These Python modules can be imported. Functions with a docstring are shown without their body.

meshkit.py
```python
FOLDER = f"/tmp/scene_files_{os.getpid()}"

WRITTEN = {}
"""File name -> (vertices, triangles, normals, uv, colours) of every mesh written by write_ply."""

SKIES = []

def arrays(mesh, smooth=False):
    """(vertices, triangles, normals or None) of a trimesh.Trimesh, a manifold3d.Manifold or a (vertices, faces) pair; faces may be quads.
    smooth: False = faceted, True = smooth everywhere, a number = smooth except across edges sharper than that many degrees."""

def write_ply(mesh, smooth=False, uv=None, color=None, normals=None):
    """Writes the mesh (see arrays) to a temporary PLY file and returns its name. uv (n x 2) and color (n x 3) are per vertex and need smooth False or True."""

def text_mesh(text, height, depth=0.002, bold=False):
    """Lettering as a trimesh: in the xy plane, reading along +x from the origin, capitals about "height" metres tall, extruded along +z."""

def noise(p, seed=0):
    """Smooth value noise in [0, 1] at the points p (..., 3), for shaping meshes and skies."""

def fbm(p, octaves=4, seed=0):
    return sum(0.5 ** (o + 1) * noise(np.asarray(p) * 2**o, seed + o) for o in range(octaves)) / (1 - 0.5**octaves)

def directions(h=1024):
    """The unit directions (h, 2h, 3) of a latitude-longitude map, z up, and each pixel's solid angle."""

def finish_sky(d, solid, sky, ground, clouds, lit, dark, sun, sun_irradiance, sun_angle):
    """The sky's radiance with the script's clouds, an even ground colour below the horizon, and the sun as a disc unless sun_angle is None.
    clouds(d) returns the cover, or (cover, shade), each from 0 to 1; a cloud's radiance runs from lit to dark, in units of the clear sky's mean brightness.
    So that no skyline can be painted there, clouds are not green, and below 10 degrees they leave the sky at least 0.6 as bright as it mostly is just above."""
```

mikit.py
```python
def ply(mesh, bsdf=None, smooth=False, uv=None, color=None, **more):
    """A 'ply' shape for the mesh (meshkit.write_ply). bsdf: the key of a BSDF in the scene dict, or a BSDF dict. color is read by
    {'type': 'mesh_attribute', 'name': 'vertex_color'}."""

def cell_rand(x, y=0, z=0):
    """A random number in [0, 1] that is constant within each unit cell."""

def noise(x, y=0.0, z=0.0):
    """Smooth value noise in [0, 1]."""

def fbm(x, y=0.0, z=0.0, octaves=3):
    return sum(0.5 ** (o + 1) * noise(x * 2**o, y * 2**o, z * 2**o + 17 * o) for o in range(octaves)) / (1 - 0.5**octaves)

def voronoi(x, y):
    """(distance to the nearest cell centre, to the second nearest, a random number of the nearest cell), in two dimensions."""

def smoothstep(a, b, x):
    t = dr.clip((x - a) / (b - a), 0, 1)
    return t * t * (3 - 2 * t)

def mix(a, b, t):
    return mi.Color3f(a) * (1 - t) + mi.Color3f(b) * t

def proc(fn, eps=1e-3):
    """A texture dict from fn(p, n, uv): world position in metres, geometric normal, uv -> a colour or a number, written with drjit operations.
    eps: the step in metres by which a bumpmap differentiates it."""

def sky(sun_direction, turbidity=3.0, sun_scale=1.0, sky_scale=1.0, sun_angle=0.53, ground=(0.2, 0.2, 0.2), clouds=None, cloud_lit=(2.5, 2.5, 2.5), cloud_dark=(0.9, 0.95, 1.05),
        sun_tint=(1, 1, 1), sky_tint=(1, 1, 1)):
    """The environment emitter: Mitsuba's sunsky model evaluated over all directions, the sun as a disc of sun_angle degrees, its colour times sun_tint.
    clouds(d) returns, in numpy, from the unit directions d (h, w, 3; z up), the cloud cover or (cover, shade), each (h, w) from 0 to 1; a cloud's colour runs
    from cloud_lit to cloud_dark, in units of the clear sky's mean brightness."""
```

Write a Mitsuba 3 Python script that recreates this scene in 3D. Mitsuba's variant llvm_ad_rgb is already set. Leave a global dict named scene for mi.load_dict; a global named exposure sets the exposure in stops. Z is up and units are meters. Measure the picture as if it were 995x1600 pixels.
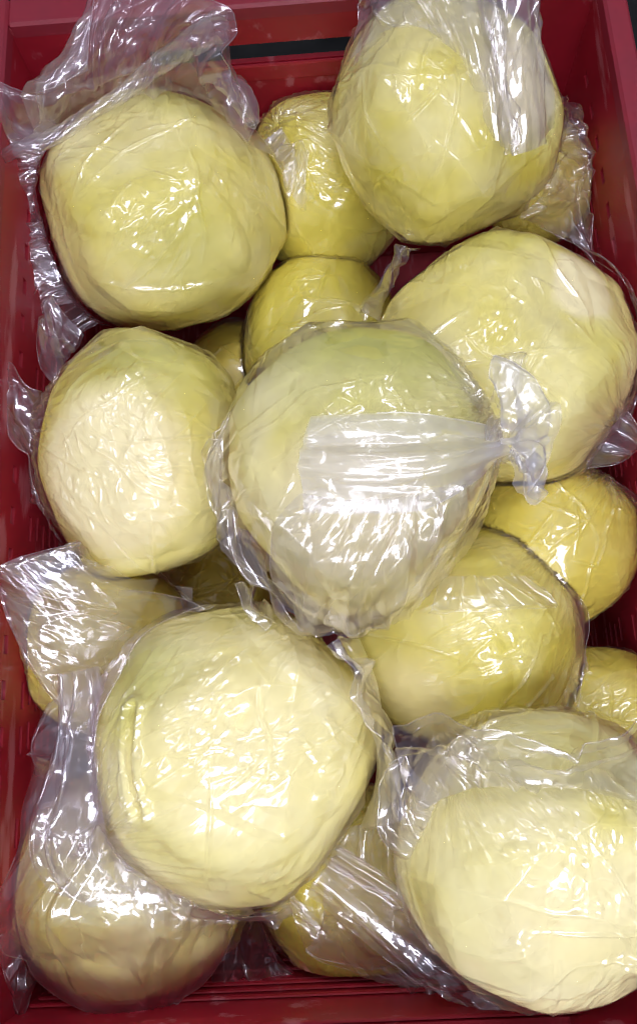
import math, numpy as np, trimesh, mitsuba as mi, mikit, meshkit
import drjit as dr
from scipy.interpolate import LinearNDInterpolator
from scipy.spatial import ConvexHull, cKDTree
from shapely.geometry import Polygon, box
T = mi.ScalarTransform4f
scene, labels = {}, {}

# ------------------------------------------------------------------ camera, light, exposure
EYE = np.array([0.0097, -0.1688, 0.7225]); PITCH, ROLL, YAW, FOCAL, PW, PH = 0.2771, -0.1765, 0.1205, 1300.0, 995, 1600
def camera_axes():
    f = np.array([0, math.sin(PITCH), -math.cos(PITCH)]); u = np.array([0, math.cos(PITCH), math.sin(PITCH)]); r = np.array([1.0, 0, 0])
    c, s = math.cos(YAW), math.sin(YAW); Rz = np.array([[c, -s, 0], [s, c, 0], [0, 0, 1]])
    f, u, r = Rz @ f, Rz @ u, Rz @ r
    c, s = math.cos(ROLL), math.sin(ROLL)
    return r * c + u * s, u * c - r * s, f
AX, AY, AZ = camera_axes()
scene['camera'] = {'type': 'perspective', 'fov': math.degrees(2 * math.atan(PH / 2 / FOCAL)), 'fov_axis': 'y', 'near_clip': 0.01, 'far_clip': 60.0,
                   'to_world': T().look_at(origin=EYE.tolist(), target=(EYE + AZ).tolist(), up=AY.tolist())}
exposure = 0.32
scene['room_light'] = {'type': 'constant', 'radiance': {'type': 'rgb', 'value': [0.21, 0.205, 0.245]}}
LAMPS = [((0.08, -0.80, 1.40), (0.36, 0.16), 15.5), ((0.22, 0.30, 1.62), (0.32, 0.09), 15.0), ((-0.75, -0.05, 1.65), (0.06, 0.30), 12.0)]  # the last one, at the left, is added for more glints on the film

def at(x, y, z):
    """The point at height z that stands under pixel (x, y) of the photograph: used once, to read places off the photo."""
    d = (x - PW / 2) / FOCAL * AX - (y - PH / 2) / FOCAL * AY + AZ
    return EYE + d * ((z - EYE[2]) / d[2])

# ------------------------------------------------------------------ materials
def rgb(*c): return {'type': 'rgb', 'value': list(c)}
scene['red_plastic'] = {'type': 'twosided', 'bsdf': {'type': 'principled', 'roughness': 0.42, 'specular': 0.45,
    'base_color': mikit.proc(lambda p, n, uv: mikit.mix((0.29, 0.008, 0.020), (0.21, 0.007, 0.017), mikit.fbm(p.x * 30, p.y * 30, p.z * 30)) +
        mi.Color3f(0.09, 0.07, 0.08) * mikit.smoothstep(0.60, 0.76, mikit.fbm(p.x * 90, p.y * 22, p.z * 60, 4)))}}
scene['rim_plastic'] = {'type': 'twosided', 'bsdf': {'type': 'principled', 'roughness': 0.5, 'specular': 0.4,
    'base_color': mikit.proc(lambda p, n, uv: mikit.mix((0.235, 0.013, 0.026), (0.18, 0.017, 0.032), mikit.fbm(p.x * 60, p.y * 60, p.z * 60, 4)))}}
scene['floor_concrete'] = {'type': 'diffuse', 'reflectance': mikit.proc(lambda p, n, uv: mi.Color3f(0.010, 0.0105, 0.0115) + 0.018 * mikit.fbm(p.x * 25, p.y * 25, 0, 4))}
scene['pith'] = {'type': 'bumpmap', 'scale': 0.00035, 'arbitrary': mikit.proc(lambda p, n, uv: mikit.fbm(p.x * 260, p.y * 260, p.z * 260, 3), 3e-4),
    'bsdf': {'type': 'principled', 'base_color': {'type': 'mesh_attribute', 'name': 'vertex_color'}, 'roughness': 0.55, 'specular': 0.35}}
scene['film_sheen'] = {'type': 'twosided', 'bsdf': {'type': 'principled', 'base_color': rgb(.90, .87, .97), 'metallic': .72, 'roughness': .29, 'specular': .5}}
scene['milky_sheen'] = {'type': 'twosided', 'bsdf': {'type': 'principled', 'base_color': rgb(.86, .85, .93), 'metallic': .25, 'roughness': .33, 'specular': .6}}
for name_, w_, ior_ in (('clear_film', .05, 1.48), ('loose_film', .055, 1.55), ('folded_film', .15, 1.5)):
    scene[name_] = {'type': 'blendbsdf', 'weight': w_, 'clear': {'type': 'thindielectric', 'int_ior': ior_, 'ext_ior': 1.0}, 'sheen': {'type': 'ref', 'id': 'milky_sheen' if name_ == 'folded_film' else 'film_sheen'}}
scene['lamp_white'] = {'type': 'diffuse', 'reflectance': rgb(0.8, 0.8, 0.8)}

# ------------------------------------------------------------------ helpers
def numbered(name):
    if name not in scene and name not in labels and not any(k.startswith(name + '__') for k in scene): return name
    i = 1
    while any(k == f'{name}_{i:03d}' or k.startswith(f'{name}_{i:03d}__') for k in list(scene) + list(labels)): i += 1
    return f'{name}_{i:03d}'
def obj(name, mesh, bsdf, parent=None, smooth=False, color=None):
    key = numbered((parent + '__' if parent else '') + name)
    scene[key] = mikit.ply(mesh, bsdf, smooth=smooth, color=color)
    return key
def thing(name, label, cat, group=None):
    key = numbered(name); labels[key] = {'label': label, 'category': cat}
    if group: labels[key]['group'] = group
    return key
def bx(x0, x1, y0, y1, z0, z1):
    m = trimesh.creation.box((x1 - x0, y1 - y0, z1 - z0)); m.apply_translation(((x0 + x1) / 2, (y0 + y1) / 2, (z0 + z1) / 2)); return m
def bevel_box(x0, x1, y0, y1, z0, z1, b=0.0015):
    pts = []
    for x, sx in ((x0, 1), (x1, -1)):
        for y, sy in ((y0, 1), (y1, -1)):
            for z, sz in ((z0, 1), (z1, -1)):
                pts += [(x + sx * b, y + sy * b, z), (x + sx * b, y, z + sz * b), (x, y + sy * b, z + sz * b)]
    return trimesh.convex.convex_hull(np.array(pts))

# ------------------------------------------------------------------ setting: floor, lamps
obj('floor', bx(-4, 4, -4, 4, -0.05, 0), 'floor_concrete'); labels['floor'] = {'kind': 'structure', 'label': 'dark grey concrete floor under the crate', 'category': 'floor'}
for (lx, ly, lz), (w, h), power in LAMPS:
    lamp = thing('ceiling_lamp', 'white ceiling lamp high above the ' + ('left side, added for more glints,' if lx < -.5 else 'front' if ly < 0 else 'back right corner') + ' of the crate', 'lamp')
    obj('housing', bevel_box(lx - w - .02, lx + w + .02, ly - h - .02, ly + h + .02, lz + .004, lz + .06, .004), 'lamp_white', lamp)
    k = numbered(lamp + '__diffuser')
    scene[k] = {'type': 'rectangle', 'to_world': T().translate([lx, ly, lz]).rotate([1, 0, 0], 180).scale([w, h, 1]),
                'emitter': {'type': 'area', 'radiance': rgb(power * .95, power * .98, power * 1.08)}}

# ------------------------------------------------------------------ crate
HX, HY, HZ, TH = 0.190, 0.290, 0.300, 0.004
FY = 0.303                                                                 # the front wall's inner face
crate = thing('plastic_crate', 'red plastic crate with slotted walls holding the wrapped fruit', 'crate')
def wall(axis, side, holes):
    L = HY if axis == 'x' else HX + TH
    poly = box(-L if axis == 'y' else -FY, 0.004, L, HZ - 0.004)
    for h in holes: poly = poly.difference(box(*h))
    m = trimesh.creation.extrude_polygon(poly, TH, engine='earcut')
    v = np.array(m.vertices)
    if axis == 'x': v = np.stack([side * (HX + (v[:, 2] if side > 0 else v[:, 2])), v[:, 0], v[:, 1]], 1)
    else: v = np.stack([v[:, 0], side * ((HY if side > 0 else FY) + v[:, 2]), v[:, 1]], 1)
    m = trimesh.Trimesh(v, m.faces, process=False); trimesh.repair.fix_normals(m)
    return m
vents = []
for i in range(-10, 11):
    y = i * 0.0258
    vents.append((y - 0.0055, 0.247, y + 0.0055, 0.2525))
    if i % 4 != 1:
        for r, z in enumerate((0.222, 0.211, 0.200, 0.189, 0.178, 0.150, 0.139, 0.128, 0.117, 0.09, 0.079, 0.068)):
            if abs(y) < 0.262: vents.append((y - 0.0095 + .003 * (r % 2), z - 0.002, y + 0.0065 + .003 * (r % 2), z + 0.002))
grip = [(-0.105, 0.2535, 0.105, 0.269)]
rows = [(x0, z, x0 + 0.05, z + 0.006) for z in (0.06, 0.085, 0.11, 0.135, 0.16) for x0 in (-0.165, -0.108, -0.05, 0.008, 0.065, 0.118)]
for side in (-1, 1):
    obj('side_wall', wall('x', side, vents), 'red_plastic', crate)
back = obj('back_wall', wall('y', 1, grip + rows), 'red_plastic', crate)
front = obj('front_wall', wall('y', -1, grip + rows), 'red_plastic', crate)
for w_, s in ((back, 1), (front, -1)):
    HW = HY if s > 0 else FY
    y0, y1 = sorted((s * (HW - 0.0025), s * (HW - 0.0005)))
    obj('grip_lip', bevel_box(-0.112, 0.112, y0, y1, 0.2385, 0.2530), 'red_plastic', w_)
    obj('grip_lip', bevel_box(-0.112, 0.112, s * HW + (0.0045 if s > 0 else -0.016), s * HW + (0.016 if s > 0 else -0.0045), 0.2700, 0.2760), 'red_plastic', w_)
for z in (0.172, 0.186, 0.200):
    obj('rib', bevel_box(-HX + .004, HX - .004, -FY + 0.0004, -FY + 0.0025, z, z + 0.004), 'red_plastic', front)
    obj('rib', bevel_box(-HX + .004, HX - .004, HY - 0.0045, HY - 0.0004, z, z + 0.004), 'red_plastic', back)
obj('base', bx(-HX - TH, HX + TH, -FY - TH, HY + TH, 0.0005, 0.0038), 'red_plastic', crate)
rw = 0.0145
for s in (-1, 1):
    x0, x1 = sorted((s * (HX - .0004), s * (HX + rw)))
    obj('rim', bevel_box(x0, x1, -FY - rw, HY + rw + .008, HZ - 0.0125, HZ, .0018), 'rim_plastic', crate)
    HW = HY if s > 0 else FY
    y0, y1 = sorted((s * (HW - .0004), s * (HW + rw + (.008 if s > 0 else 0))))
    obj('rim', bevel_box(-HX + .0003, HX - .0003, y0, y1, HZ - 0.0125, HZ - .0003, .0018), 'rim_plastic', crate)

# ------------------------------------------------------------------ film and fruit machinery
rng0 = np.random.default_rng(11)
BOXN = 22.0
_p = rng0.uniform(-BOXN / 2 - 1.5, BOXN / 2 + 1.5, (15000, 3))
facet = LinearNDInterpolator(_p, rng0.uniform(-1, 1, len(_p)))
def crumple(p, scale, off):
    """Noise that is flat inside the cells of a random mesh and creased between them, as crumpled film is."""
    q = p / scale + np.asarray(off)
    q = (q + BOXN / 2) % (2 * BOXN); q = np.where(q > BOXN, 2 * BOXN - q, q) - BOXN / 2
    return facet(q)
def ridge(x): return 1 - np.abs(2 * x - 1)
SPH = {}
def sphere(n):
    if n not in SPH:
        i = np.arange(n) + .5; z = 1 - 2 * i / n; ph = i * math.pi * (3 - math.sqrt(5)); s = np.sqrt(1 - z * z)
        d = np.stack([s * np.cos(ph), s * np.sin(ph), z], 1); f = ConvexHull(d).simplices.copy()
        flip = np.einsum('ij,ij->i', np.cross(d[f[:, 1]] - d[f[:, 0]], d[f[:, 2]] - d[f[:, 0]]), d[f[:, 0]]) < 0
        f[flip] = f[flip][:, ::-1]
        t = np.sqrt((1 - d[:, 2]) / (1 + d[:, 2] + 1e-12)) * 0.68          # denser on the side that lies upwards
        c = (1 - t * t) / (1 + t * t); s2 = 2 * t / (1 + t * t); h = np.hypot(d[:, 0], d[:, 1]) + 1e-12
        SPH[n] = np.stack([d[:, 0] / h * s2, d[:, 1] / h * s2, c], 1), f
    return SPH[n]
def unit(v): v = np.asarray(v, float); return v / np.linalg.norm(v, axis=-1, keepdims=True)
ALL = []
class Fruit:
    def __init__(s, tag, px, py, z, rx, ry, rz=None, ang=0, seed=0, cuts=(), dimples=(), grooves=(), tint=0.5, green=None, cream=(), loose=.0025, corners=(), gathers=(), label='', big=True, film='clear_film', amber=0.0):
        s.film, s.amber = film, amber
        s.tag, s.c = tag, at(px, py, z); depth = (s.c - EYE) @ AZ
        s.r = np.array([rx, ry, rz or (rx + ry) / 2 * .96]) * depth / FOCAL
        a = math.radians(ang) + 0.06; s.M = np.array([[math.cos(a), math.sin(a), 0], [-math.sin(a), math.cos(a), 0], [0, 0, 1]])
        s.seed, s.cuts, s.dimples, s.grooves, s.tint, s.green, s.cream, s.loose, s.corners, s.gathers, s.label, s.big = seed, [(unit(d), h) for d, h in cuts], dimples, grooves, tint, green, cream, loose, [np.asarray(q) for q in corners], [unit(g) for g in gathers], label, big
        g = np.random.default_rng(seed); s.extra = [(unit(g.normal(size=3) + [0, 0, .3]), g.uniform(.93, .99)) for _ in range(5)]
        ALL.append(s)
    def radius(s, d):
        R = 1 / np.linalg.norm((d @ s.M.T) / s.r, axis=1)
        R = R * (1 + .13 * (meshkit.fbm(d * 1.35 + s.seed * 3.7, 2, s.seed) - .5) + .010 * (meshkit.fbm(d * 5 + s.seed, 2, s.seed + 5) - .5))
        m = s.r.mean()
        for n, h in s.cuts + s.extra:
            c = d @ n; plane = np.where(c > .05, h * m / np.maximum(c, .05), 9.0)
            k = .020 * m / .07; x = np.clip(.5 + .5 * (plane - R) / k, 0, 1)
            R = plane * (1 - x) + R * x - k * x * (1 - x) * .5
        for n, dep, w in s.dimples:
            R = R - dep * np.exp(-(np.arccos(np.clip(d @ unit(n), -1, 1)) / w) ** 2)
        for a, b, dep, w in s.grooves:                                      # a knife slit from a to b
            a, b = unit(a), unit(b); t = np.clip(((d - a) @ (b - a)) / ((b - a) @ (b - a)), 0, 1)
            q = np.linalg.norm(d - unit(a + t[:, None] * (b - a)), axis=1)
            R = R - dep * np.exp(-(q / w) ** 2) + dep * .5 * np.exp(-((q - 2.2 * w) / (1.2 * w)) ** 2)
        return R
def outside(s, p, margin):
    """True where the points p lie outside of fruit s."""
    v = p - s.c; l = np.linalg.norm(v, axis=1); near = l < s.r.max() * 1.15 + margin
    out = np.ones(len(p), bool)
    if near.any(): out[near] = l[near] > s.radius(v[near] / l[near, None]) + margin
    return out
def settle(s, d, R, margin):
    """Where a fruit is pressed by the ones above it or by a wall, its surface yields."""
    R = R.copy()
    for ax, lo_, hi_ in ((0, .002 - HX, HX - .002), (1, .006 - FY, HY - .004)):
        p = s.c[ax] + d[:, ax] * R; over = (p > hi_) | (p < lo_); lim = np.where(p > 0, hi_, lo_)
        R[over] = np.maximum((lim[over] - s.c[ax]) / d[over, ax], .2 * R[over])
    for o in ALL:
        if o is s or o.c[2] <= s.c[2] or np.linalg.norm(o.c - s.c) > o.r.max() * 1.15 + R.max(): continue
        bad = ~outside(o, s.c + d * R[:, None], margin)
        if bad.any():
            lo, hi = np.full(bad.sum(), .15), np.ones(bad.sum())
            for _ in range(9):
                mid = (lo + hi) / 2; ok = outside(o, s.c + d[bad] * (R[bad] * mid)[:, None], margin)
                lo, hi = np.where(ok, mid, lo), np.where(ok, hi, mid)
            R[bad] *= lo
    return R
SHADE_AMBER = np.array([.60, .47, .065])  # browner fruit tone, with the shade of the low gaps put into it
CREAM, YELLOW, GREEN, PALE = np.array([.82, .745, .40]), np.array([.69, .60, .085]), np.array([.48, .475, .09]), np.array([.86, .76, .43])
def build_fruit(s):
    g = np.random.default_rng(s.seed + 100)
    key = thing('wrapped_fruit', s.label, 'fruit')
    d, f = sphere(26000 if s.big else 10000)
    R = s.radius(d)
    n1 = meshkit.fbm(d * 2.2 + s.seed * 1.3, 3, s.seed + 9); n2 = meshkit.fbm(d * 9 + s.seed, 3, s.seed + 3)
    w = np.clip(s.tint - .10 + 1.3 * (n1 - .5) + .22 * (n2 - .5), 0, 1)[:, None]
    col = YELLOW * (1 - w) + CREAM * w
    if s.amber: col = col * (1 - s.amber) + SHADE_AMBER * s.amber
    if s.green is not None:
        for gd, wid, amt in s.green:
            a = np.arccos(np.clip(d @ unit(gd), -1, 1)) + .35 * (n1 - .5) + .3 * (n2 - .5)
            k = (np.clip(1.3 - a / wid, 0, 1) * amt)[:, None]; col = col * (1 - k) + GREEN * k  # the fruit's own green, with shade of its far side worked into the colour
    for cd, wid, amt in s.cream:
        a = np.arccos(np.clip(d @ unit(cd), -1, 1)) + .18 * (n1 - .5) + .1 * (n2 - .5)
        k = (np.clip((wid - a) / ({'E': .08, 'F': .26, 'B': .2}.get(s.tag, .30)) + .5, 0, 1) * amt)[:, None]; col = col * (1 - k) + PALE * k
    fl = np.clip((meshkit.noise(d * 26 + s.seed * 2.1, s.seed + 61) - .80) / .08, 0, 1)[:, None] * .30
    col = col * (1 - fl) + np.array([.42, .30, .07]) * fl
    fib = meshkit.fbm(np.stack([np.arctan2(d[:, 1], d[:, 0]) * 6, d[:, 2] * 40, d[:, 2] * 0 + s.seed], 1), 2, s.seed)
    col = col * (.94 + .12 * fib[:, None])
    Rs = settle(s, d, R, .003)
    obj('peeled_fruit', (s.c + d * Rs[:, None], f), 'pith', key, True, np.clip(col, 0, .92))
    # the film around it
    d, f = sphere(100000 if s.big else 36000)
    R = s.radius(d)
    k = 110; dk = unit(g.normal(size=(k, 3)))
    pk = s.c + dk * (s.radius(dk) + s.loose * g.uniform(.1, 1.6, k) - .0006)[:, None]
    pts = np.vstack([pk] + [q[None] for q in s.corners]) - s.c
    eq = np.unique(np.round(ConvexHull(pts).equations, 7), axis=0)
    hull = np.full(len(d), 9.0)
    for i in range(0, len(d), 20000):
        dn = d[i:i + 20000] @ eq[:, :3].T
        hull[i:i + 20000] = np.where(dn > 1e-4, -eq[:, 3] / np.maximum(dn, 1e-4), 9.0).min(1)
    P = d * R[:, None]
    mask = np.clip(meshkit.fbm(d * 2.0 + s.seed * 7.1, 2, s.seed + 21) * 4.2 - 1.5, .10, 1)
    off = g.uniform(-4, 4, 3)
    wr = .0011 * crumple(P, .012, off) + .0003 * crumple(P, .0048, off + 3)
    ax = unit(g.normal(size=(2, 3)))
    for a in ax:
        q = P + .010 * (meshkit.fbm(P * 40 + s.seed, 2, s.seed + 4)[:, None] - .5)
        rr = ridge(meshkit.fbm(np.stack([q @ a * 170, (q @ unit(np.cross(a, [.3, .2, .9]))) * 45, (q @ unit(np.cross(a, [.9, .1, .2]))) * 60], 1), 2, s.seed + 2))
        wr = wr + .0016 * np.maximum(rr - .74, 0) / .26
    wr *= mask * .42 * {'E': .55, 'B': .7, 'I': .65, 'K': 1.15, 'A': .85, 'L': 1.7, 'F': 1.2}.get(s.tag, 1)
    for _ in range(34):                                                    # single straight creases
        c = unit(g.normal(size=3) + [0, 0, .6]); t = unit(np.cross(c, g.normal(size=3))); b = np.cross(c, t)
        if g.random() < .5 and s.gathers:
            gg = s.gathers[g.integers(len(s.gathers))]; t = unit(gg - (gg @ c) * c + .25 * g.normal(size=3)); b = unit(np.cross(c, t))
        u, v = d @ t, d @ b; L = g.uniform(.12, .55); wd = g.uniform(.010, .022)
        e = v + .02 * np.sin(u * g.uniform(4, 12) + g.uniform(0, 6))
        wr += np.where(d @ c > .5, g.uniform(.0006, .0019) * np.exp(-np.abs(e / wd) ** 1.4) * np.clip(1.3 - np.abs(u) / L, 0, 1), 0)
    for gd in s.gathers:                                                   # pleats that run to where the bag is gathered
        th = np.arccos(np.clip(d @ gd, -1, 1)); e1 = unit(np.cross(gd, [.21, .37, .9])); e2 = np.cross(gd, e1)
        ph = np.arctan2(d @ e2, d @ e1)
        pl = ridge(meshkit.fbm(np.stack([np.cos(ph) * 7 + s.seed, np.sin(ph) * 7, th * 1.3], 1), 3, s.seed + 31))
        wr += .0050 * np.maximum(pl - .55, 0) / .45 * np.exp(-(th / .55) ** 2) * np.clip(th / .1, 0, 1)
    F = np.maximum(R + .0004, hull)
    free = np.clip((F - R) / .004, 0, 1)
    F = np.maximum(F + wr + free * .0022 * crumple(d * F[:, None], .020, off + 1), R + .0004)
    F = settle(s, d, F, .0015)
    bag = obj('plastic_bag', (s.c + d * F[:, None], f), s.film, key, True)
    s.key, s.bag = key, bag
    return key

def resample(pts, n):
    p = np.array(pts, float); l = np.r_[0, np.cumsum(np.linalg.norm(np.diff(p, axis=0), axis=1))]; t = np.linspace(0, l[-1], n)
    from scipy.interpolate import PchipInterpolator
    return PchipInterpolator(l, p)(t) if len(p) > 2 else np.stack([np.interp(t, l, p[:, i]) for i in range(3)], 1)
def grid_faces(nu, nv):
    i, j = np.meshgrid(np.arange(nu - 1), np.arange(nv - 1), indexing='ij'); a = (i * nv + j).ravel()
    return np.vstack([np.stack([a, a + 1, a + nv + 1], 1), np.stack([a, a + nv + 1, a + nv], 1)])
def drape(p, margin):
    """Film lies on the fruit and inside the crate: points inside a fruit come out to its surface."""
    for _ in range(2):
        for o in ALL:
            v = p - o.c; l = np.linalg.norm(v, axis=1); near = np.nonzero(l < o.r.max() * 1.12)[0]
            if len(near):
                dd = v[near] / np.maximum(l[near, None], 1e-9); R = o.radius(dd) + margin[near]; ins = l[near] < R
                p[near[ins]] = o.c + dd[ins] * R[ins, None]
    return p
def sheet(s, rows, seed, pleat=.004, pleats=9, amp=.006, cell=.022, layers=2, gap=.003, ragged=.02, res=.0014, name='bag_end', film='loose_film', folds=3, taper=.03, edge_glint=True):
    """A loose piece of bag film spanned over curves ROWS (first: where it leaves the fruit, last: its free edge), each a list of (px, py, z)."""
    g = np.random.default_rng(seed)
    curves = [[at(*q) for q in r] for r in rows]
    lu = max(np.linalg.norm(np.diff(np.array(c), axis=0), axis=1).sum() for c in curves); mid = [np.mean(c, axis=0) for c in curves]
    lv = sum(np.linalg.norm(b - a) for a, b in zip(mid, mid[1:]))
    nu, nv = int(np.clip(lu / res, 24, 150)), int(np.clip(lv / res, 24, 150))
    C = np.stack([resample(c, nu) for c in curves])                         # rows x nu x 3
    tk = np.linspace(0, 1, len(rows)); v = np.linspace(0, 1, nv); uu = np.linspace(0, 1, nu)
    from scipy.interpolate import PchipInterpolator
    key = None
    for layer in range(layers):
        o = g.uniform(-4, 4, 3); e = 1 - ragged * np.maximum(0, crumple(np.stack([uu * lu, uu * 0, uu * 0], 1), .012, o) + .3)
        e = e * (1 - taper * np.abs(2 * uu - 1) ** 5); V = v[None] * e[:, None]
        P = (np.stack([PchipInterpolator(tk, C[:, i])(V[i]) for i in range(nu)]) if len(rows) > 2 else C[0][:, None] * (1 - V[..., None]) + C[1][:, None] * V[..., None])
        du, dv = np.gradient(P, axis=0), np.gradient(P, axis=1); N = np.cross(du, dv); N /= np.linalg.norm(N, axis=2, keepdims=True) + 1e-12
        if N[..., 2].mean() < 0: N = -N
        S = np.stack([uu[:, None] * lu + 0 * V, V * lv, 0 * V], -1).reshape(-1, 3)
        q = np.stack([(uu[:, None] + .10 * V * math.sin(seed)) * pleats + .5 * meshkit.fbm(np.stack([uu[:, None] * 3 + 0 * V, V * 3, 0 * V + seed], -1), 2, seed) * 2, V * .9, 0 * V + seed + 7 * layer], -1)
        pl = ridge(meshkit.fbm(q, 2, seed)).reshape(nu, nv)
        h = pleat * (pl - .6) * (.35 + .65 * V) * 2
        h = h * .16
        for _ in range(folds):                                             # straight folds that run from the root to the free edge
            x0, x1 = g.uniform(0, 1), 0; x1 = np.clip(x0 + g.normal(0, .22), -.1, 1.1); x0 = .5 + (x0 - .5) * .8
            wd = g.uniform(.004, .014); dist = np.abs(uu[:, None] - (x0 * (1 - V) + x1 * V)) * lu
            h = h + np.sign(g.uniform(-.4, 1)) * g.uniform(.5, 1.3) * .55 * wd * np.maximum(0, 1 - dist / (wd * (.4 + .6 * V))) * min(1, pleat / .004)
        h = h + (1.9 * amp * crumple(S, cell * 1.35, o) + .24 * amp * crumple(S, cell * .5, o + 2) + .07 * amp * crumple(S, cell * .2, o + 4)).reshape(nu, nv) * (.35 + .65 * np.sqrt(V))
        h = h - .004 * np.clip((V / e[:, None] - .93) / .07, 0, 1) ** 2 * (1 if layer == 0 else -.3)
        P = P + N * (h - gap * layer)[..., None]
        p = drape(P.reshape(-1, 3), .0018 + .0015 * (layers - layer) + .35 * np.abs(h).ravel())
        p[:, 2] = np.maximum(p[:, 2], .006)
        fc = grid_faces(nu, nv)
        if edge_glint and layer == 0:  # thin tubes added along the film edges to catch light as bright lines
            Q = p.reshape(nu, nv, 3); ii = np.arange(nu * nv).reshape(nu, nv)
            for line in (Q[:, -1], Q[0, nv // 3:], Q[-1, nv // 3:]):
                line = line.copy(); line[1:-1] = (line[:-2] + line[1:-1] + line[2:]) / 3
                t = unit(np.gradient(line, axis=0) + 1e-9); a = unit(np.cross(t, [.2, .3, .93])); b = np.cross(t, a); an = np.arange(6) * math.pi / 3
                tv = line[:, None] + .00038 * (np.cos(an)[None, :, None] * a[:, None] + np.sin(an)[None, :, None] * b[:, None])
                tv = np.concatenate([tv, tv[:, :1]], 1); fc = np.vstack([fc, grid_faces(len(line), 7) + len(p)]); p = np.vstack([p, tv.reshape(-1, 3)])
        key = obj(name, (p, fc), film, s.bag, True)
    return key
def twist(s, path, rad, seed, turns=2.5, name='bag_twist'):
    """Film gathered into a rope."""
    g = np.random.default_rng(seed); C = resample([at(*q) for q in path], 120); n = 46
    t = np.gradient(C, axis=0); t = unit(t); a = unit(np.cross(t, [0.1, 0.2, 1.0])); b = np.cross(t, a); v = np.linspace(0, 1, len(C)); ph = np.linspace(0, 2 * math.pi, n, endpoint=False)
    r = np.interp(v, np.linspace(0, 1, len(rad)), rad)
    A = ph[None] + turns * 2 * math.pi * v[:, None]
    q = np.stack([np.cos(A) * 2.6, np.sin(A) * 2.6, v[:, None] * 3 + 0 * A + seed], -1)
    k = .55 + .9 * np.maximum(ridge(meshkit.fbm(q, 3, seed)) - .35, 0)
    P = C[:, None] + (r[:, None] * k)[..., None] * (np.cos(ph)[None, :, None] * a[:, None] + np.sin(ph)[None, :, None] * b[:, None])
    P = np.concatenate([P, P[:, :1]], 1)
    p = drape(P.reshape(-1, 3), np.full(P.shape[0] * P.shape[1], .002))
    return obj(name, (p, grid_faces(len(C), n + 1)), 'loose_film', s.bag, True)

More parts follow.
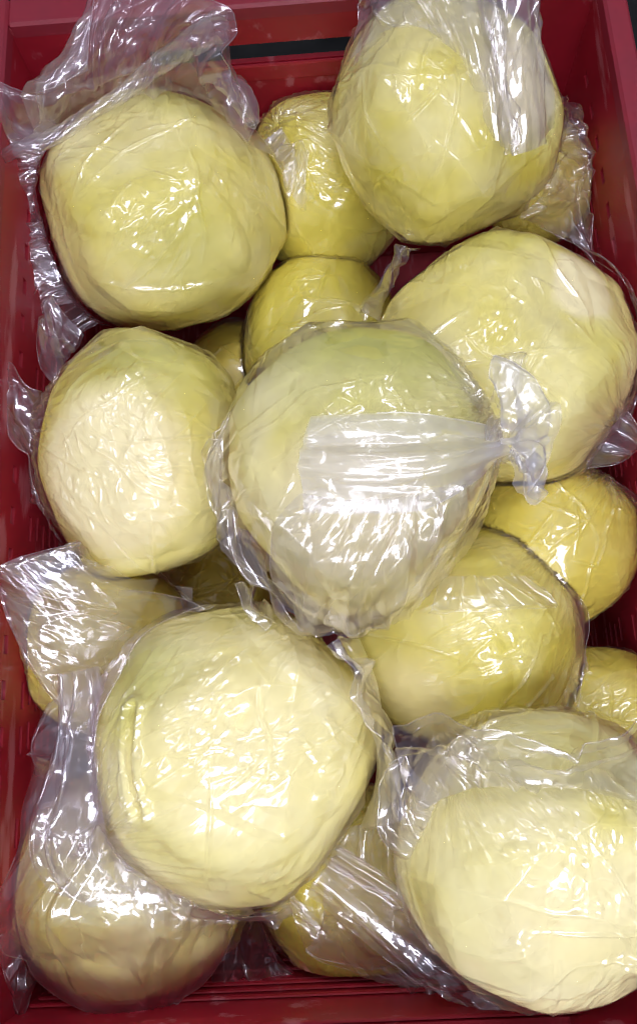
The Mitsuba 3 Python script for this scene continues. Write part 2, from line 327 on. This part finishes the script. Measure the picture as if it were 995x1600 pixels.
# ------------------------------------------------------------------ the fruit (places read off the photograph)
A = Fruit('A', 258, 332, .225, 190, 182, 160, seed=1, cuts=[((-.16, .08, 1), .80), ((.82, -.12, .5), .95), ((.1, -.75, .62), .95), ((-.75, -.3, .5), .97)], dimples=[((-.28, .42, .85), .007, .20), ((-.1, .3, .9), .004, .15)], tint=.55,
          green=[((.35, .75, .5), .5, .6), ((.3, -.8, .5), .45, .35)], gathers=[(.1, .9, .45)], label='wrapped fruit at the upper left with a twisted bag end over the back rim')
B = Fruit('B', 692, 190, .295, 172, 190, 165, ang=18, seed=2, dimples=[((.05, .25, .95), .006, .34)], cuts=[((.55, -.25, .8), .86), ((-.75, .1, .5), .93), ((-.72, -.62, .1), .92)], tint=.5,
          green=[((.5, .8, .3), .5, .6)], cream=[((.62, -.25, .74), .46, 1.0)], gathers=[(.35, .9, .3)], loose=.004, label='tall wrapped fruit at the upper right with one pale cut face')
C = Fruit('C', 510, 292, .185, 130, 136, seed=3, tint=.15, green=[((0, .8, .5), .6, .5)], big=False, gathers=[(-.5, .2, .8)], amber=0.1, label='yellow wrapped fruit low down between the two fruit nearest the back wall')
D = Fruit('D', 503, 530, .15, 128, 130, seed=4, tint=.1, big=False, label='bright yellow wrapped fruit mostly hidden behind the top of the central fruit')
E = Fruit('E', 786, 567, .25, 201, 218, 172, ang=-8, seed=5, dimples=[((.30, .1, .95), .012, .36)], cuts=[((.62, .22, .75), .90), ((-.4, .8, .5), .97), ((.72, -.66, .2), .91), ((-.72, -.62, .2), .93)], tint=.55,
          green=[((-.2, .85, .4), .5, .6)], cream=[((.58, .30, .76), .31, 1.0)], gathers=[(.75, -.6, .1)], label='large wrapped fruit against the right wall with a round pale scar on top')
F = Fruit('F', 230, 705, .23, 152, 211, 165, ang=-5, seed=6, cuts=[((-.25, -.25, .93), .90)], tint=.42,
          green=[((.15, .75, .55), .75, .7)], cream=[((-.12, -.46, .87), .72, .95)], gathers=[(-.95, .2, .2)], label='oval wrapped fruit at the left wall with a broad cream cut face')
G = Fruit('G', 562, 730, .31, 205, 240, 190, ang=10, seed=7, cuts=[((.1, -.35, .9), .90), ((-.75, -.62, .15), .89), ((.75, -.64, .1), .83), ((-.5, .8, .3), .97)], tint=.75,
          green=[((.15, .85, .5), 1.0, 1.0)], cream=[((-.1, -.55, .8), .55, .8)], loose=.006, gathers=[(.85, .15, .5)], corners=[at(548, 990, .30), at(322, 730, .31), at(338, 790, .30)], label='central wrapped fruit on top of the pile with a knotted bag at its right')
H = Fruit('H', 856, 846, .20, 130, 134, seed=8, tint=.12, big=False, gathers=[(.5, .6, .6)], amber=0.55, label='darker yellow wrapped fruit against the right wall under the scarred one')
I = Fruit('I', 725, 993, .205, 180, 172, seed=9, cuts=[((-.5, -.4, .77), .92)], tint=.22, loose=.0012, cream=[((-.55, -.55, .6), .35, .6)], gathers=[(.7, .6, .4)], label='yellow wrapped fruit just below and right of the central one')
J = Fruit('J', 938, 1122, .18, 116, 108, seed=10, tint=.1, big=False, amber=0.15, label='small patch of yellow wrapped fruit in the corner above the bottom right one')
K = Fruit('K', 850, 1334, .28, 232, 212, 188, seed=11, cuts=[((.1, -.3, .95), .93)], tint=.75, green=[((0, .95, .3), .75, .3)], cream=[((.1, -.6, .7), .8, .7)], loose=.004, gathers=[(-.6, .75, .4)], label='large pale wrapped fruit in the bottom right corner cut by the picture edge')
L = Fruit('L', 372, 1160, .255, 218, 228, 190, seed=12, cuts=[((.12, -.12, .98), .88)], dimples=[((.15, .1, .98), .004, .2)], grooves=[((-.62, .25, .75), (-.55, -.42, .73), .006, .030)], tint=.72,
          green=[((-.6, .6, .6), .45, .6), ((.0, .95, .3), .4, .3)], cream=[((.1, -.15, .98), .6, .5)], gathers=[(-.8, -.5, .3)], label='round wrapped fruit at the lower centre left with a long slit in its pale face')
M = Fruit('M', 165, 1008, .19, 130, 130, seed=13, tint=.15, big=False, gathers=[(-.5, .6, .6)], corners=[at(5, 890, .27), at(125, 850, .26)], film='loose_film', amber=0.35, label='wrapped fruit under a raised bag at the left wall beside the slit one')
N = Fruit('N', 205, 1370, .195, 178, 172, 150, seed=14, tint=.45, gathers=[(-.2, .85, .5)], corners=[at(12, 1432, .22), at(390, 1410, .19), at(45, 1290, .22)], loose=.004, film='loose_film', amber=0.10, label='dull yellow wrapped fruit in the bottom left corner inside a loose creased bag')
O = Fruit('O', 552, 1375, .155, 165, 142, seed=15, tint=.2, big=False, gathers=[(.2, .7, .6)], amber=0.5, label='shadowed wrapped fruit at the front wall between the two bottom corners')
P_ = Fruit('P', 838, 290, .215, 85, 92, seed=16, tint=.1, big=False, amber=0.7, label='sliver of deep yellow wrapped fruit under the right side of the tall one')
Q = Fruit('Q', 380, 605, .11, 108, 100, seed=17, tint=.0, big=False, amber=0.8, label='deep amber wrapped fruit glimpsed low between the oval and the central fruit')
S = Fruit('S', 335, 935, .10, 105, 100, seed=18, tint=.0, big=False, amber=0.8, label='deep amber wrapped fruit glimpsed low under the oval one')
for fr in ALL: build_fruit(fr)

# ------------------------------------------------------------------ loose bag ends
sheet(A, [[(75, 260, .26), (180, 165, .27), (290, 165, .27), (385, 280, .24)], [(60, 190, .30), (165, 110, .31), (270, 90, .315), (390, 200, .285)], [(150, 100, .325), (175, -30, .345), (300, -10, .35), (352, 30, .345), (394, 205, .30)]], 31, pleat=.010, pleats=16, amp=.010)
twist(A, [(-20, 258, .285), (60, 222, .30), (170, 160, .305), (270, 85, .325), (345, 40, .345)], [.003, .005, .004, .006, .008], 32)
sheet(A, [[(110, 200, .27), (80, 280, .26), (110, 430, .23)], [(40, 200, .28), (10, 300, .26), (60, 450, .23)], [(-30, 135, .30), (-40, 300, .27), (60, 500, .22)]], 33, pleat=.006, amp=.008)
sheet(A, [[(120, 230, .275), (60, 250, .27)], [(75, 175, .29), (-25, 215, .29)], [(70, 150, .305), (-25, 118, .31)]], 34, pleat=.003, amp=.006, layers=2)
sheet(A, [[(120, 400, .23), (180, 490, .21)], [(60, 430, .21), (110, 530, .20)], [(52, 440, .20), (80, 570, .19)]], 35, pleat=.004, amp=.007)
sheet(A, [[(400, 230, .25), (445, 330, .23)], [(440, 200, .25), (470, 260, .24)]], 36, pleat=.004, amp=.005)
sheet(B, [[(540, 100, .34), (640, 40, .37), (720, 90, .375), (790, 226, .355), (858, 200, .32)], [(560, -10, .36), (700, -50, .385), (835, 0, .35)], [(580, -120, .38), (700, -140, .39), (830, -110, .37)]], 41, pleat=.006, pleats=14, amp=.006, folds=9)
sheet(B, [[(845, 150, .30), (850, 260, .28), (810, 340, .26)], [(880, 160, .28), (890, 260, .26), (870, 360, .25)], [(905, 170, .26), (915, 280, .25), (935, 410, .25)]], 43, pleat=.008, amp=.009, cell=.014)
sheet(E, [[(660, 375, .27), (610, 440, .27), (590, 500, .27)], [(640, 362, .27), (585, 450, .255), (560, 478, .26)]], 51, pleat=.003, amp=.003)
sheet(E, [[(900, 400, .28), (985, 500, .27), (960, 640, .26)], [(960, 430, .28), (1000, 520, .27), (985, 670, .25)]], 52, pleat=.004, amp=.005)
sheet(E, [[(930, 630, .26), (870, 700, .25)], [(975, 640, .26), (900, 730, .24)], [(1000, 690, .26), (978, 722, .25)]], 53, pleat=.004, amp=.006)
sheet(F, [[(90, 620, .25), (85, 760, .25), (120, 830, .24)], [(50, 610, .26), (50, 720, .25), (90, 810, .24)], [(12, 560, .27), (42, 690, .26), (75, 790, .245)]], 61, pleat=.004, amp=.006)
sheet(F, [[(85, 600, .25), (130, 520, .25)], [(60, 560, .25), (100, 490, .25)], [(60, 500, .25), (85, 465, .25)]], 62, pleat=.004, amp=.006)
sheet(F, [[(110, 830, .23), (180, 900, .21), (300, 915, .2)], [(105, 850, .22), (170, 925, .2), (300, 940, .2)]], 63, pleat=.003, amp=.004)
# the knot of the central bag: film pulled flat across the top, a knot, a frilled tail
sheet(G, [[(485, 650, .385), (470, 720, .388), (475, 800, .386)], [(640, 645, .388), (640, 715, .392), (640, 800, .385)], [(775, 672, .375), (778, 690, .378), (775, 715, .372)]], 71, pleat=.0016, pleats=7, amp=.0018, layers=2, gap=.0012, name='folded_film', film='folded_film', folds=9, taper=.0)
sheet(G, [[(470, 770, .388), (600, 780, .39), (760, 720, .372)], [(420, 850, .37), (560, 900, .375), (745, 800, .36)], [(440, 935, .34), (545, 990, .33), (690, 880, .34)]], 72, pleat=.002, pleats=7, amp=.004, layers=2, gap=.0015, name='folded_film', film='loose_film', folds=8, taper=.1)
twist(G, [(765, 690, .372), (800, 690, .374), (830, 690, .374)], [.012, .008, .013], 73, 1, name='knot')
sheet(G, [[(790, 665, .378), (800, 690, .382), (790, 712, .374)], [(790, 600, .385), (838, 680, .39), (812, 745, .37)], [(775, 550, .39), (866, 660, .392), (858, 705, .388), (818, 795, .365)]], 74, pleat=.010, pleats=8, amp=.007, cell=.016, folds=8, film='folded_film')
sheet(G, [[(780, 620, .37), (800, 650, .375)], [(770, 555, .38), (825, 550, .385)]], 75, pleat=.003, amp=.003, layers=2)
sheet(G, [[(360, 640, .35), (345, 720, .34), (400, 860, .33)], [(330, 690, .345), (318, 745, .33), (420, 930, .315)]], 76, pleat=.004, amp=.005)
sheet(G, [[(390, 880, .33), (480, 960, .32), (600, 960, .32)], [(430, 945, .31), (520, 1000, .30), (590, 975, .31)]], 77, pleat=.003, amp=.004)
sheet(I, [[(690, 900, .28), (830, 900, .27)], [(670, 960, .28), (870, 950, .265)]], 81, pleat=.004, amp=.004, layers=1)
sheet(I, [[(870, 920, .25), (890, 1050, .24), (850, 1120, .24)], [(905, 940, .24), (912, 1030, .23), (860, 1130, .23)]], 82, pleat=.004, amp=.004)
sheet(H, [[(930, 750, .23), (970, 850, .22)], [(975, 790, .22), (990, 880, .21), ]], 83, pleat=.003, amp=.004)
# lower left: raised bags and the long streaming folds
sheet(M, [[(250, 900, .24), (200, 1000, .25), (130, 1100, .25)], [(130, 870, .27), (90, 960, .27), (100, 1080, .26)], [(125, 850, .28), (-10, 895, .28), (95, 1110, .26)]], 91, pleat=.004, pleats=5, amp=.004, cell=.032, folds=2)
sheet(M, [[(60, 920, .24), (60, 1100, .24)], [(250, 930, .26), (200, 1130, .26)], [(330, 960, .28), (230, 1180, .28)]], 92, pleat=.005, pleats=6, amp=.005, cell=.03, layers=1, folds=2)
sheet(L, [[(170, 1050, .29), (175, 1200, .29), (235, 1335, .27)], [(120, 1080, .285), (110, 1210, .285), (165, 1340, .265)], [(78, 1105, .275), (38, 1250, .27), (90, 1320, .26)]], 93, pleat=.006, pleats=8, amp=.004, folds=4)
sheet(L, [[(90, 1060, .28), (150, 1040, .295)], [(85, 1180, .28), (165, 1190, .295)], [(60, 1300, .27), (150, 1310, .28)], [(120, 1400, .27), (210, 1400, .28)]], 193, pleat=.009, pleats=6, amp=.004, folds=6, layers=2)
sheet(L, [[(200, 1300, .27), (330, 1385, .26), (440, 1380, .26)], [(180, 1360, .265), (330, 1420, .25), (450, 1400, .25)], [(210, 1400, .26), (350, 1445, .245), (455, 1425, .24)]], 94, pleat=.005, amp=.005)
sheet(L, [[(560, 1000, .30), (600, 1150, .29), (570, 1300, .28)], [(522, 1000, .335), (600, 1160, .31), (600, 1290, .30)], [(520, 1005, .345), (612, 1190, .325), (640, 1270, .31)]], 95, pleat=.003, pleats=5, amp=.003)
sheet(L, [[(385, 940, .30), (420, 940, .30)], [(378, 905, .32), (425, 980, .32)]], 96, pleat=.003, amp=.004)
sheet(N, [[(60, 1190, .25), (220, 1260, .26), (340, 1330, .26)], [(40, 1300, .275), (220, 1340, .285), (370, 1390, .265)], [(10, 1434, .255), (120, 1425, .285), (270, 1420, .28), (394, 1412, .24)], [(90, 1500, .22), (170, 1495, .25), (260, 1490, .245), (340, 1475, .215)], [(205, 1552, .205), (232, 1563, .206), (255, 1566, .206), (275, 1552, .205)]], 97, pleat=.006, pleats=8, amp=.006, cell=.03, folds=7)
sheet(N, [[(20, 1440, .24), (60, 1530, .21)], [(-10, 1450, .24), (30, 1600, .21)]], 99, pleat=.004, amp=.006)
sheet(O, [[(510, 1300, .24), (650, 1270, .27)], [(510, 1390, .23), (640, 1380, .24)], [(490, 1480, .20), (650, 1500, .20)]], 101, pleat=.005, amp=.005)
sheet(O, [[(478, 1400, .25), (525, 1320, .257)], [(600, 1492, .24), (655, 1415, .252)], [(700, 1552, .236), (742, 1488, .247)], [(780, 1590, .24), (830, 1556, .247)]], 102, pleat=.005, pleats=4, amp=.005, folds=4)
sheet(O, [[(420, 1380, .22), (560, 1440, .2)], [(450, 1420, .22), (620, 1520, .2)], [(490, 1480, .2), (690, 1560, .2)]], 103, pleat=.005, amp=.005)
sheet(N, [[(340, 1400, .20), (420, 1400, .19)], [(330, 1490, .17), (440, 1490, .165)], [(350, 1545, .15), (470, 1540, .15)]], 121, pleat=.006, amp=.008, folds=5)
sheet(A, [[(95, 330, .25), (150, 470, .22)], [(40, 350, .25), (75, 480, .22)], [(-10, 290, .27), (58, 560, .21)]], 122, pleat=.004, amp=.007, folds=4)
sheet(C, [[(420, 220, .235), (470, 330, .23)], [(430, 210, .25), (478, 240, .25)]], 123, pleat=.004, amp=.004)
sheet(K, [[(660, 1270, .33), (760, 1230, .345), (870, 1230, .345), (1010, 1260, .34)], [(620, 1210, .335), (730, 1170, .35), (860, 1180, .355), (1020, 1190, .35)], [(615, 1165, .345), (750, 1135, .36), (865, 1165, .365), (1020, 1120, .36)]], 111, pleat=.008, pleats=12, amp=.009, cell=.03)
sheet(K, [[(640, 1340, .31), (690, 1240, .33)], [(610, 1290, .31), (650, 1210, .335)], [(600, 1200, .32), (630, 1170, .34)]], 112, pleat=.005, amp=.005)
